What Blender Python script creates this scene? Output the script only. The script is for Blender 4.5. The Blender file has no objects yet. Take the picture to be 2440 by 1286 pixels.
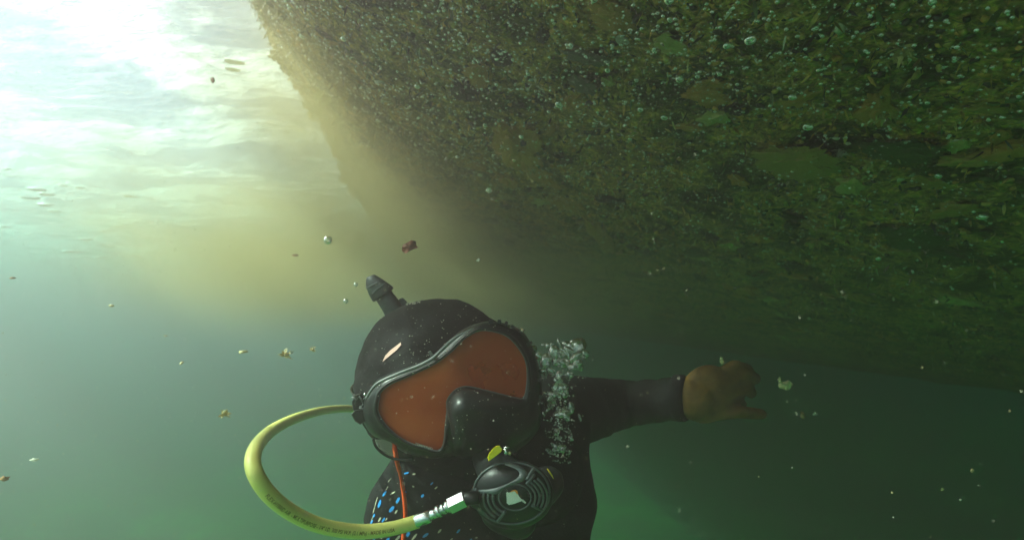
import bpy, bmesh, math, random
from mathutils import Vector, Matrix, noise
random.seed(7)
R = math.radians
scene = bpy.context.scene
COL = scene.collection

# ---------------------------------------------------------------- camera
F_PX = 1220.0
PITCH = math.atan((740 - 643) / F_PX)
cam_d = bpy.data.cameras.new('camera')
cam_d.sensor_width = 36.0; cam_d.lens = 18.0
cam_d.clip_start = 0.01; cam_d.clip_end = 400
cam_d.dof.use_dof = True; cam_d.dof.focus_distance = 0.56; cam_d.dof.aperture_fstop = 6.5
cam = bpy.data.objects.new('camera', cam_d); COL.objects.link(cam)
cam.rotation_euler = (R(90) + PITCH, 0, 0)
scene.camera = cam
FW = Vector((0, math.cos(PITCH), math.sin(PITCH)))
UP = Vector((0, -math.sin(PITCH), math.cos(PITCH)))
RT = Vector((1, 0, 0))
def P(px, py, d):
    """place in the world seen at photo pixel (px, py) at d metres ahead"""
    return FW * d + RT * ((px - 1220) / F_PX * d) + UP * ((643 - py) / F_PX * d)

# ---------------------------------------------------------------- sky, sun, exposure
SUN_DIR = Vector((-0.93, -0.10, 0.85)).normalized()     # towards the sun
sun_el = math.asin(SUN_DIR.z); sun_az = math.atan2(SUN_DIR.x, SUN_DIR.y)
world = bpy.data.worlds.new('World'); scene.world = world; world.use_nodes = True
wn = world.node_tree.nodes; wl = world.node_tree.links
bg = wn['Background']
sky = wn.new('ShaderNodeTexSky'); sky.sky_type = 'NISHITA'; sky.sun_disc = False
sky.sun_elevation = sun_el; sky.sun_rotation = sun_az
wl.new(sky.outputs[0], bg.inputs['Color']); bg.inputs['Strength'].default_value = 0.05
sd = bpy.data.lights.new('sun', 'SUN'); sd.energy = 5.0; sd.angle = R(0.5); sd.color = (1.0, 0.92, 0.78)
sun = bpy.data.objects.new('sun', sd); COL.objects.link(sun)
sun.rotation_euler = SUN_DIR.to_track_quat('Z', 'Y').to_euler()
vs = scene.view_settings
scene.display_settings.display_device = 'sRGB'
vs.view_transform = 'Standard'; vs.look = 'None'; vs.gamma = 1; vs.use_curve_mapping = False
vs.exposure = 2.4
cy = scene.cycles
cy.volume_bounces = 1; cy.max_bounces = 10; cy.transparent_max_bounces = 16
cy.transmission_bounces = 8; cy.glossy_bounces = 3; cy.diffuse_bounces = 3
cy.caustics_reflective = True; cy.caustics_refractive = True
cy.sample_clamp_indirect = 6
cy.use_denoising = True

# ---------------------------------------------------------------- helpers
def link(o, parent=None):
    COL.objects.link(o)
    if parent is not None: o.parent = parent
    return o
def meshobj(name, verts, faces, mat=None, parent=None, smooth=True):
    me = bpy.data.meshes.new(name); me.from_pydata([tuple(v) for v in verts], [], faces)
    if smooth: me.shade_smooth()
    if mat: me.materials.append(mat)
    me.update()
    return link(bpy.data.objects.new(name, me), parent)
def tag(o, label=None, cat=None, group=None, kind=None):
    if label: o['label'] = label
    if cat: o['category'] = cat
    if group: o['group'] = group
    if kind: o['kind'] = kind
    return o
class NT:
    def __init__(s, name):
        s.m = bpy.data.materials.new(name); s.m.use_nodes = True
        s.t = s.m.node_tree; s.n = s.t.nodes; s.b = s.n.get('Principled BSDF'); s.out = s.n['Material Output']
    def add(s, typ, **kw):
        n = s.n.new(typ)
        for k, v in kw.items():
            if k.startswith('i_'): n.inputs[k[2:].replace('_', ' ')].default_value = v
            else: setattr(n, k, v)
        return n
    def l(s, a, b): s.t.links.new(a, b)
    def ramp(s, src, stops):
        r = s.n.new('ShaderNodeValToRGB'); e = r.color_ramp.elements
        while len(e) < len(stops): e.new(0.5)
        for q, (p, c) in zip(e, stops):
            q.position = p; q.color = c if len(c) == 4 else (*c, 1)
        s.l(src, r.inputs[0]); return r
def simple(name, col, rough=0.5, spec=0.5, metal=0.0, var=0.0, bump=0.0, scale=80):
    t = NT(name); b = t.b
    b.inputs['Base Color'].default_value = (*col, 1); b.inputs['Roughness'].default_value = rough
    b.inputs['Metallic'].default_value = metal; b.inputs['Specular IOR Level'].default_value = spec
    if var or bump:
        tc = t.add('ShaderNodeTexCoord'); n = t.add('ShaderNodeTexNoise', i_Scale=scale, i_Detail=6.0)
        t.l(tc.outputs['Object'], n.inputs['Vector'])
        if var:
            r = t.ramp(n.outputs['Fac'], [(0.3, tuple(c * (1 - var) for c in col)), (0.7, tuple(min(1, c * (1 + var)) for c in col))])
            t.l(r.outputs[0], b.inputs['Base Color'])
        if bump:
            bp = t.add('ShaderNodeBump', i_Strength=bump, i_Distance=0.002); t.l(n.outputs['Fac'], bp.inputs['Height']); t.l(bp.outputs[0], b.inputs['Normal'])
    return t.m

# ---------------------------------------------------------------- water body
H = 0.78            # height of the water surface above the camera
def pv(name, col, dens, g, absorb=(0, 0, 0)):
    m = bpy.data.materials.new(name); m.use_nodes = True; n = m.node_tree.nodes
    for x in list(n):
        if x.type != 'OUTPUT_MATERIAL': n.remove(x)
    v = n.new('ShaderNodeVolumePrincipled')
    v.inputs['Color'].default_value = (*col, 1); v.inputs['Density'].default_value = dens
    v.inputs['Anisotropy'].default_value = g; v.inputs['Absorption Color'].default_value = (*absorb, 1)
    m.node_tree.links.new(v.outputs[0], n['Material Output'].inputs['Volume'])
    return m, v
def box(name, lo, hi, mat, parent=None):
    v = [(x, y, z) for x in (lo[0], hi[0]) for y in (lo[1], hi[1]) for z in (lo[2], hi[2])]
    f = [(0, 1, 3, 2), (4, 6, 7, 5), (0, 4, 5, 1), (2, 3, 7, 6), (0, 2, 6, 4), (1, 5, 7, 3)]
    return meshobj(name, v, f, mat, parent, False)
SEABED = -3.3
hz_m, _ = pv('water_haze', (0.55, 0.41, 0.43), 0.40, 0.64, (0.0, 0.40, 0.29))
haze = box('haze', (-26, -6, SEABED - 1), (26, 40, H + 0.40), hz_m); tag(haze, kind='stuff')

# water surface
def wave(x, y):
    s = 0.0
    s += 0.07 * noise.noise(Vector((x * 1.3, y * 2.6, 3.1)))
    s += 0.034 * noise.noise(Vector((x * 4.0 + 0.5 * y, y * 8.0, 9.1)))
    s += 0.012 * noise.noise(Vector((x * 13, y * 26, 1.1)))
    return s
def axis(lo, hi, near, fine, grow):
    a = [near]; st = fine
    while a[-1] < hi: a.append(a[-1] + st); st *= grow
    b = [near]; st = fine
    while b[-1] > lo: b.append(b[-1] - st); st *= grow
    return sorted(set(a + b))
xs = axis(-24, 24, -0.8, 0.012, 1.018); ys = axis(-5, 38, 1.0, 0.008, 1.016)
ws = [(x, y, H + wave(x, y)) for y in ys for x in xs]
nx = len(xs)
wf = [(j * nx + i, j * nx + i + 1, (j + 1) * nx + i + 1, (j + 1) * nx + i) for j in range(len(ys) - 1) for i in range(nx - 1)]
t = NT('water_surface_film')
t.n.remove(t.b)
tc = t.add('ShaderNodeTexCoord')
mp = t.add('ShaderNodeMapping'); mp.inputs['Scale'].default_value = (7, 26, 1); mp.inputs['Rotation'].default_value = (0, 0, R(-12))
t.l(tc.outputs['Object'], mp.inputs[0])
n1 = t.add('ShaderNodeTexNoise', i_Scale=1.0, i_Detail=5.0, i_Roughness=0.6); t.l(mp.outputs[0], n1.inputs['Vector'])
bp = t.add('ShaderNodeBump', i_Strength=1.0, i_Distance=0.06); t.l(n1.outputs['Fac'], bp.inputs['Height'])
rf = t.add('ShaderNodeBsdfRefraction', i_IOR=1.33, i_Roughness=0.09); t.l(bp.outputs[0], rf.inputs['Normal'])
tl = t.add('ShaderNodeBsdfTranslucent'); t.l(bp.outputs[0], tl.inputs['Normal'])
tp = t.add('ShaderNodeBsdfTransparent')
gl = t.add('ShaderNodeBsdfGlossy', i_Roughness=0.05); t.l(bp.outputs[0], gl.inputs['Normal'])
m1 = t.add('ShaderNodeMixShader', i_Fac=0.78); t.l(rf.outputs[0], m1.inputs[1]); t.l(tl.outputs[0], m1.inputs[2])
mpm = t.add('ShaderNodeMapping'); mpm.inputs['Scale'].default_value = (1.3, 2.8, 1); mpm.inputs['Rotation'].default_value = (0, 0, R(-14)); t.l(tc.outputs['Object'], mpm.inputs[0])
nm = t.add('ShaderNodeTexNoise', i_Scale=1.0, i_Detail=8.0, i_Roughness=0.68, i_Distortion=0.5); t.l(mpm.outputs[0], nm.inputs['Vector'])
rm = t.ramp(nm.outputs['Fac'], [(0.45, (.84,) * 3), (0.56, (.12,) * 3)])  # noise mask works bright glare patches and darker gaps into the surface
m2 = t.add('ShaderNodeMixShader'); t.l(rm.outputs[0], m2.inputs[0]); t.l(m1.outputs[0], m2.inputs[1]); t.l(tp.outputs[0], m2.inputs[2])
m3 = t.add('ShaderNodeMixShader', i_Fac=0.42); t.l(m2.outputs[0], m3.inputs[1]); t.l(gl.outputs[0], m3.inputs[2])
t.l(m3.outputs[0], t.out.inputs['Surface'])
surf = meshobj('water_surface', ws, wf, t.m); tag(surf, kind='structure')

# seabed, coloured strong green to give the water its green glow
sb_m = simple('green_tint_seabed', (0.015, 0.45, 0.01), 0.9, 0.2, var=0.5, scale=0.8)
sx = axis(-25, 25, 0, 0.3, 1.06); sy = axis(-5.5, 39, 3, 0.3, 1.06)
sv = [(x, y, SEABED + 0.3 * noise.noise(Vector((x * .4, y * .4, 0))) + 0.08 * noise.noise(Vector((x * 2, y * 2, 5)))) for y in sy for x in sx]
k = len(sx)
seabed = meshobj('seabed', sv, [(j * k + i, j * k + i + 1, (j + 1) * k + i + 1, (j + 1) * k + i) for j in range(len(sy) - 1) for i in range(k - 1)], sb_m)
tag(seabed, kind='structure')

# ---------------------------------------------------------------- hull
r0 = (P(610, 0, 1)); W0 = r0 * (H / r0.z)
LD = P(1010, 740, 1); LD.z = 0; LD.normalize()
AH = Vector((LD.y, -LD.x, 0))
DEAD = R(16)
BILGE = 0.27       # the hull turns up steeply at the waterline, shaped to catch the sun
BEAM = 5.0
def hull_pt(u, v):
    z = H - math.tan(DEAD) * u + 0.012 * u * u - BILGE * (1 - math.exp(-max(0.0, u) / 0.17))
    q = W0 + LD * v + AH * (u + 0.05 * math.exp(-u * 3) * noise.noise(Vector((v * 2.3, 1, 2))) + 0.03 * math.exp(-u * 6) * noise.noise(Vector((v * 9, 5, 2)))); q.z = z
    return q
HULL_N = (AH * -math.sin(DEAD) + Vector((0, 0, -math.cos(DEAD)))).normalized()
import numpy as np
from mathutils.bvhtree import BVHTree
rnd = random.Random(11)

# growth-covered hull: relief of the encrusted skin
def hull_disp(q):
    d = 0.016 * noise.noise(q * 4.0) + 0.013 * noise.noise(q * 11.0 + Vector((3, 1, 7)))
    b = noise.noise(q * 27.0); d += 0.010 * max(0.0, b) + 0.004 * noise.noise(q * 61.0) + 0.0022 * noise.noise(q * 130.0)
    return d + 0.012
def hull_surf(u, v):
    q = hull_pt(u, v)
    return q + HULL_N * hull_disp(q)

def growth_mat():
    t = NT('encrusting_growth'); b = t.b
    tc = t.add('ShaderNodeTexCoord')
    a = t.add('ShaderNodeTexNoise', i_Scale=9.0, i_Detail=7.0, i_Roughness=0.62, i_Distortion=0.6); t.l(tc.outputs['Object'], a.inputs['Vector'])
    r1 = t.ramp(a.outputs['Fac'], [(0.30, (0.006, 0.009, 0.004)), (0.43, (0.07, 0.085, 0.016)), (0.53, (0.32, 0.23, 0.045)), (0.62, (0.36, 0.22, 0.04)), (0.74, (0.18, 0.20, 0.06))])
    c = t.add('ShaderNodeTexNoise', i_Scale=70.0, i_Detail=5.0, i_Roughness=0.7); t.l(tc.outputs['Object'], c.inputs['Vector'])
    r2 = t.ramp(c.outputs['Fac'], [(0.30, (0.06, 0.06, 0.05)), (0.52, (1.0, 1.0, 0.95)), (0.70, (2.4, 2.3, 1.8))])
    m = t.add('ShaderNodeMix', data_type='RGBA', blend_type='MULTIPLY'); m.inputs[0].default_value = 1.0
    t.l(r1.outputs[0], m.inputs[6]); t.l(r2.outputs[0], m.inputs[7]); t.l(m.outputs[2], b.inputs['Base Color'])
    b.inputs['Roughness'].default_value = 0.55; b.inputs['Specular IOR Level'].default_value = 0.35
    v = t.add('ShaderNodeTexVoronoi', i_Scale=160.0); t.l(tc.outputs['Object'], v.inputs['Vector'])
    add = t.add('ShaderNodeMath', operation='SUBTRACT'); t.l(c.outputs['Fac'], add.inputs[0]); t.l(v.outputs['Distance'], add.inputs[1])
    bp = t.add('ShaderNodeBump', i_Strength=1.0, i_Distance=0.006); t.l(add.outputs[0], bp.inputs['Height']); t.l(bp.outputs[0], b.inputs['Normal'])
    return t.m
GM = growth_mat()
us = [u for u in axis(0, BEAM, 0.75, 0.0065, 1.010) if 0 < u < BEAM]; us = [0.0] + us + [BEAM]
vv = axis(-5.0, 14, 0.9, 0.0065, 1.010)
hv = []; nu = len(us)
for v in vv:
    for u in us: hv.append(hull_surf(u, v))
hf = [(j * nu + i, j * nu + i + 1, (j + 1) * nu + i + 1, (j + 1) * nu + i) for j in range(len(vv) - 1) for i in range(nu - 1)]
boat = bpy.data.objects.new('boat', None); boat.location = (0, 0, 0); COL.objects.link(boat)
tag(boat, 'dark boat hull overhead, its underside crusted with weed and tiny bubbles', 'boat')
under = meshobj('hull_underside', hv, hf, GM, boat)
paint = simple('weathered_hull_paint', (0.03, 0.04, 0.045), 0.5, 0.4, var=0.4, scale=6)
b = []
V0, V1 = vv[0], vv[-1]
kz = hull_pt(BEAM, 0).z
for v in (V0, V1):
    for (u, z) in ((0, H - 0.012), (-0.02, H + 0.25), (BEAM * 2, H + 0.25), (BEAM * 2, H - 0.01), (BEAM, kz + 0.02)):
        q = W0 + LD * v + AH * u; q.z = z; b.append(q)
meshobj('topside', b, [(0, 5, 6, 1), (1, 6, 7, 2), (2, 7, 8, 3), (3, 8, 9, 4), (0, 1, 2, 3, 4), (5, 9, 8, 7, 6)], paint, boat, False)

def hull_hit(px, py):
    """(u, v) where the view through a photo pixel meets the hull plane"""
    r = P(px, py, 1.0); lo, hi = 0.05, 12.0
    def f(s):
        q = r * s; w = q - W0; u = w.dot(AH); v = w.dot(LD)
        return q.z - hull_pt(u, v).z
    if f(hi) < 0: return None
    for _ in range(50):
        m = (lo + hi) / 2
        if f(m) < 0: lo = m
        else: hi = m
    w = r * lo - W0
    return w.dot(AH), w.dot(LD), lo

HX = LD.copy(); HZ = HULL_N.copy(); HY = HZ.cross(HX).normalized()
HB = Matrix((HX, HY, HZ)).transposed()          # columns: along, across, outward from the hull

# ---- icosphere and blob helpers
def ico(sub):
    bm = bmesh.new(); bmesh.ops.create_icosphere(bm, subdivisions=sub, radius=1)
    v = [x.co.copy() for x in bm.verts]; f = [tuple(y.index for y in x.verts) for x in bm.faces]; bm.free(); return v, f
ICO1, ICO2, ICO3, ICO4, ICO5 = ico(1), ico(2), ico(3), ico(4), ico(5)
def blob_mesh(name, mat, sub=ICO3, amp=0.25, fr=1.6, seed=0, sc=(1, 1, 1), fine=.28):
    v, f = sub; o = []
    for x in v:
        s = 1 + amp * noise.noise(x * fr + Vector((seed * 7.1, 2, 3))) + amp * .4 * noise.noise(x * fr * 3 + Vector((seed * 3.1, 9, 3))) + amp * fine * noise.noise(x * fr * 8 + Vector((seed * 5.1, 9, 3)))
        o.append((x.x * s * sc[0], x.y * s * sc[1], x.z * s * sc[2]))
    me = bpy.data.meshes.new(name); me.from_pydata(o, [], f); me.shade_smooth(); me.materials.append(mat); return me
class Bag:
    """collects many small pieces into one mesh"""
    def __init__(s): s.v = []; s.f = []; s.m = []; s.n = 0
    def add(s, V, Fc, mi=0):
        s.v.append(np.asarray(V, dtype=float)); s.f += [tuple(i + s.n for i in q) for q in Fc]; s.m += [mi] * len(Fc); s.n += len(V)
    def build(s, name, mats, parent=None, smooth=True):
        me = bpy.data.meshes.new(name); me.from_pydata(np.concatenate(s.v).tolist(), [], s.f)
        for m in mats: me.materials.append(m)
        me.polygons.foreach_set('material_index', s.m)
        if smooth: me.shade_smooth()
        me.update(); return link(bpy.data.objects.new(name, me), parent)
I1v = np.array([tuple(x) for x in ICO1[0]]); I1f = ICO1[1]
I2v = np.array([tuple(x) for x in ICO2[0]]); I2f = ICO2[1]

# ---- growth materials
g_olive = simple('olive_weed', (0.29, 0.23, 0.045), 0.5, 0.4, var=0.6, bump=0.6, scale=120)
g_green = simple('green_weed', (0.05, 0.09, 0.02), 0.5, 0.4, var=0.5, bump=0.6, scale=120)
g_rust = simple('rust_brown_growth', (0.42, 0.24, 0.04), 0.55, 0.4, var=0.5, bump=0.7, scale=90)
g_dark = simple('dark_slimy_growth', (0.012, 0.018, 0.008), 0.4, 0.5, var=0.5, bump=0.6, scale=120)
g_pale = simple('pale_shell', (0.42, 0.42, 0.30), 0.45, 0.5, var=0.4, bump=0.6, scale=90)
g_tuft = simple('yellow_green_tuft', (0.34, 0.33, 0.10), 0.5, 0.4, var=0.5, bump=0.4, scale=120)
g_dull = simple('dull_grey_green', (0.16, 0.17, 0.11), 0.5, 0.4, var=0.6, bump=0.8, scale=60)
GMATS = [g_olive, g_green, g_rust, g_dark, g_pale, g_tuft]

def hull_sample(dmin=0.4, dmax=4.5, power=2.0):
    """a random place on the hull, denser close by"""
    while True:
        u = rnd.uniform(0.0, 4.2); v = rnd.uniform(-1.1, 4.6)
        q = hull_pt(u, v); d = q.length
        if q.y < 0.10 or d < dmin or d > dmax: continue
        w = q.dot(FW)
        if w <= 0 or abs(q.x) > w * 1.25: continue
        if rnd.random() < (dmin / d) ** power: return u, v, d

def rot_to_hull(spin, tilt=0.0):
    return (HB @ Matrix.Rotation(spin, 3, 'Z') @ Matrix.Rotation(tilt, 3, 'X'))

# turf of small lumps and blades: nobody could count it
bag = Bag()
for i in range(19000):
    u, v, d = hull_sample(0.45, 4.0, 1.4)
    q = hull_surf(u, v); pn = noise.noise(q * 7.0 + Vector((4, 4, 4)))
    if pn < rnd.uniform(-.35, .05): continue
    s = 0.0014 + 0.0052 * rnd.random() ** 1.8 * (0.55 + 0.45 * d)
    M = np.array(rot_to_hull(rnd.uniform(0, 6.28), rnd.uniform(-.4, .4)))
    sc = np.array([s * rnd.uniform(.8, 2.0), s * rnd.uniform(.5, 1.1), s * rnd.uniform(.4, 1.1)])
    V = (I1v * (1 + 0.25 * np.array([[rnd.uniform(-1, 1)] for _ in I1v]))) * sc
    bag.add(V @ M.T + np.array(q), I1f, rnd.choices([0, 1, 2, 3, 4], [5, 3, 2 + 12 * max(0, pn), 4, .3])[0])
turf = bag.build('encrusting_turf', GMATS[:5]); tag(turf, kind='stuff')
bag = Bag()
for i in range(9000):
    u, v, d = hull_sample(0.45, 3.6, 1.5)
    if i % 9 == 0: u = abs(rnd.gauss(0, .05))
    q = np.array(hull_surf(u, v)); L = rnd.uniform(0.006, 0.020) * (0.8 + 0.25 * d); w = L * rnd.uniform(.05, .16)
    out = HULL_N * rnd.uniform(.35, 1) + HX * rnd.uniform(-.9, .9) + HY * rnd.uniform(-.9, .9); out.normalize()
    side = out.cross(Vector((rnd.uniform(-1, 1), rnd.uniform(-1, 1), rnd.uniform(-1, 1)))).normalized()
    bend = (out.cross(side)) * rnd.uniform(-.5, .5) * L
    o, sd_, bn = np.array(out), np.array(side), np.array(bend)
    V = [q - sd_ * w * .5, q + sd_ * w * .5, q + o * L * .5 + sd_ * w + bn * .3, q + o * L * .5 - sd_ * w + bn * .3, q + o * L + bn]
    bag.add(V, [(0, 1, 2, 3), (3, 2, 4)], rnd.choices([0, 1, 2, 3, 4, 5], [6, 4, 2.5, 4, .5, .5])[0])
blades = bag.build('filament_weed', GMATS); tag(blades, kind='stuff')

# ---- bubbles
def bubble_mat(name, rough=0.10, tint=(1, 1, 1), base=0.34):
    t = NT(name); t.n.remove(t.b)
    fr0 = t.add('ShaderNodeFresnel', i_IOR=0.752); fr = t.add('ShaderNodeMath', operation='MAXIMUM'); fr.inputs[1].default_value = base; t.l(fr0.outputs[0], fr.inputs[0])
    gl = t.add('ShaderNodeBsdfGlossy', i_Roughness=rough); gl.inputs['Color'].default_value = (*tint, 1)
    tp = t.add('ShaderNodeBsdfTransparent'); m = t.add('ShaderNodeMixShader')
    # from outside the bubble the water-to-air boundary mirrors beyond the critical angle
    t.l(fr.outputs[0], m.inputs[0]); t.l(tp.outputs[0], m.inputs[1]); t.l(gl.outputs[0], m.inputs[2])
    t.l(m.outputs[0], t.out.inputs['Surface']); return t.m
BM = bubble_mat('air_bubble')
FOAM = bubble_mat('surface_bubble_film', 0.45, (1, 1, 1), 0.18)
bag = Bag()
for i in range(24000):
    u, v, d = hull_sample(0.45, 2.6, 1.8)
    # glinting bubbles crowd the waterline, thinned beyond to keep that side dark
    if rnd.random() > 0.05 + 0.95 * math.exp(-max(0, u - 0.45) / 0.55): continue
    q = hull_surf(u, v); r = (0.0008 + 0.0019 * rnd.random() ** 2.2) * (0.8 + 0.35 * d)
    V = I1v * np.array([r, r, r * .85]) + np.array(q + HULL_N * (0.009 + r * rnd.uniform(1, 3.0)))
    bag.add(V, I1f)
fine = bag.build('fine_bubble_carpet', [BM]); tag(fine, kind='stuff')
bub_me = []
for k in range(6):
    bub_me.append(blob_mesh('air_bubble', BM, ICO2, 0.10 if k else 0.0, 1.2, k, (1, 1, .8)))
for i in range(290):
    u, v, d = hull_sample(0.45, 1.9, 1.5)
    while rnd.random() > math.exp(-max(0, u - 0.5) / 0.9): u, v, d = hull_sample(0.45, 1.9, 1.5)
    r = 0.0022 + 0.0045 * rnd.random() ** 3
    o = link(bpy.data.objects.new('air_bubble', bub_me[i % 6]))
    o.matrix_world = Matrix.Translation(hull_surf(u, v) + HULL_N * (0.012 + r)) @ rot_to_hull(rnd.uniform(0, 6.3)).to_4x4() @ Matrix.Diagonal((r, r * rnd.uniform(.8, 1.3), r, 1))
    tag(o, 'small round air bubble clinging to the weedy underside of the hull', 'bubble', 'air bubbles trapped under the hull')

# ---- clumps on the hull
def tuft(name, mat, n, L, seed):
    r = random.Random(seed); bg_ = Bag()
    for _ in range(n):
        a = r.uniform(0, 6.283); e = r.uniform(.0, 1.2)
        o = Vector((math.cos(a) * math.sin(e) * 1.6, math.sin(a) * math.sin(e), math.cos(e))).normalized()
        s = o.cross(Vector((r.uniform(-1, 1), r.uniform(-1, 1), .3))).normalized(); l = L * r.uniform(.5, 1.1); w = l * r.uniform(.06, .14)
        p0 = Vector((r.uniform(-.3, .3) * L, r.uniform(-.2, .2) * L, 0)); c = p0 + o * l * .55 + o.cross(s) * l * r.uniform(-.2, .2); e_ = p0 + o * l
        th = o.cross(s) * w * .4
        V = [p0 - s * w * .5, p0 + s * w * .5, c + s * w, c - s * w, e_, c + th]
        bg_.add([tuple(x) for x in V], [(0, 1, 5), (1, 2, 5), (0, 5, 3), (2, 4, 5), (3, 5, 4), (0, 3, 2, 1), (3, 4, 2)])
    return bg_.build(name, [mat], None, False)
def place_hull(o, px, py, size, spin=0.0, lift=0.0, flat=None):
    h = hull_hit(px, py)
    if h is None: h = (1.8, 1.6, 2.0)
    u, v, s = h; q = hull_surf(u, v) + HULL_N * lift
    sc = size if isinstance(size, tuple) else (size, size, size)
    o.matrix_world = Matrix.Translation(q) @ rot_to_hull(spin).to_4x4() @ Matrix.Diagonal((*sc, 1))
    return s
def clump(kind, px, py, wpx, hpx, mat, label, cat, spin=0.0, seed=1):
    u, v, s = hull_hit(px, py) or (1.8, 1.6, 1.8)
    m = s / F_PX; fore = max(.28, abs((P(px, py, 1).normalized()).dot(HULL_N)))
    if kind == 'pad':
        o = link(bpy.data.objects.new('sponge_pad', blob_mesh('sponge_pad', mat, ICO5, 0.55, 1.6, seed, fine=.6)))
        place_hull(o, px, py, (hpx * m * .5 / fore, wpx * m * .5, min(wpx, hpx) * m * .22), spin, 0.002)
    elif kind == 'sheet':
        o = link(bpy.data.objects.new('weed_sheet', blob_mesh('weed_sheet', mat, ICO5, 0.6, 2.6, seed, fine=.5)))
        place_hull(o, px, py, (hpx * m * .5 / fore, wpx * m * .5, 0.004), spin, 0.010)
    else:
        o = tuft('weed_tuft', mat, 46, 1.0, seed); L = max(wpx, hpx) * m * .55
        place_hull(o, px, py, L, spin, 0.0)
    tag(o, label, cat)
clump('pad', 1240, 330, 120, 85, g_rust, 'largest rust orange sponge patch, on the hull above the diver', 'sponge', .2, 1)
clump('pad', 1290, 415, 90, 50, g_rust, 'orange brown patch just below the largest rust orange sponge', 'sponge', .8, 2)
clump('pad', 1470, 8, 95, 50, g_rust, 'yellowish brown growth lump cut by the top edge of the picture', 'sponge', .1, 3)
clump('pad', 1692, 215, 90, 48, g_rust, 'dull orange oval growth lump on the dark upper right of the hull', 'sponge', .3, 4)
clump('pad', 1440, 555, 42, 75, g_rust, 'narrow upright brown lobe halfway down the hull', 'sponge', .5, 5)
clump('pad', 1355, 480, 80, 40, g_rust, 'brown smear of growth between bubbles in the middle of the hull', 'sponge', 1.2, 6)
clump('sheet', 1410, 112, 90, 20, g_dull, 'long grey green weed blade near the top of the hull', 'weed', .2, 7)
clump('sheet', 1398, 172, 44, 34, g_dull, 'triangular greyish weed flap below the long grey blade', 'weed', .9, 8)
clump('pad', 1488, 76, 26, 18, g_pale, 'pale oval shell among the bubbles at the top', 'shell', .4, 9)
clump('sheet', 1900, 355, 150, 60, g_olive, 'broad olive weed sheet on the dark right of the hull', 'weed', .1, 10)
clump('sheet', 2150, 340, 140, 45, g_green, 'dark green weed sheet right of the pale frilled tufts', 'weed', .5, 11)
clump('sheet', 2180, 545, 100, 50, g_green, 'dim green weed sheet low on the right of the hull', 'weed', .7, 12)
clump('tuft', 2160, 78, 80, 45, g_tuft, 'bright yellow green tuft alone in the dark top right', 'weed', 0, 13)
clump('tuft', 2100, 258, 80, 40, g_tuft, 'slanting pale tuft below the bright yellow green one', 'weed', .5, 14)
clump('tuft', 2008, 345, 38, 26, g_pale, 'small whitish curly tuft beside the broad olive sheet', 'weed', .9, 15)
clump('tuft', 2080, 365, 42, 28, g_tuft, 'small tan tuft right of the whitish curly one', 'weed', .3, 16)
clump('tuft', 2345, 285, 44, 24, g_tuft, 'small brownish tuft near the right edge', 'weed', 1.1, 17)
clump('tuft', 1945, 566, 50, 24, g_tuft, 'thin frayed tuft above the gloved hand, to its right', 'weed', .1, 18)
clump('pad', 1662, 590, 44, 24, g_green, 'vivid green blob in the middle of the hull', 'sponge', .1, 19)
clump('pad', 1150, 160, 55, 40, g_rust, 'brown blocky lump on the bright left part of the hull', 'sponge', .1, 20)
clump('tuft', 1965, 448, 36, 16, g_pale, 'tiny pale sliver of weed below the broad olive sheet', 'weed', .1, 21)
clump('tuft', 1870, 120, 40, 20, g_tuft, 'small yellow sparkling tuft at the top right of centre', 'weed', .6, 22)
cl_me = [blob_mesh('growth_lump', m, ICO4, .7, 1.8, 30 + k) for k, m in enumerate([g_olive, g_green, g_rust, g_dark, g_olive, g_rust, g_dark, g_tuft])]
for i in range(230):
    u, v, d = hull_sample(0.5, 3.4, 1.2); s = rnd.uniform(.010, .026) * (.6 + .4 * d)
    o = link(bpy.data.objects.new('growth_lump', cl_me[rnd.randrange(8)]))
    o.matrix_world = Matrix.Translation(hull_surf(u, v)) @ rot_to_hull(rnd.uniform(0, 6.3)).to_4x4() @ Matrix.Diagonal((s * rnd.uniform(.8, 1.6), s * rnd.uniform(.6, 1), s * .4, 1))
    tag(o, 'soft rounded growth lump stuck to the underside of the hull', 'growth', 'growth lumps on the hull')
# ================================================================ diver
neo = simple('black_neoprene', (0.007, 0.008, 0.008), 0.7, 0.15, var=0.35, bump=0.35, scale=260)
rub = simple('black_silicone', (0.010, 0.012, 0.012), 0.36, 0.45, var=0.3, bump=0.08, scale=90)
skin = simple('face_skin', (0.42, 0.24, 0.17), 0.5, 0.4, var=0.1, scale=40)

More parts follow.
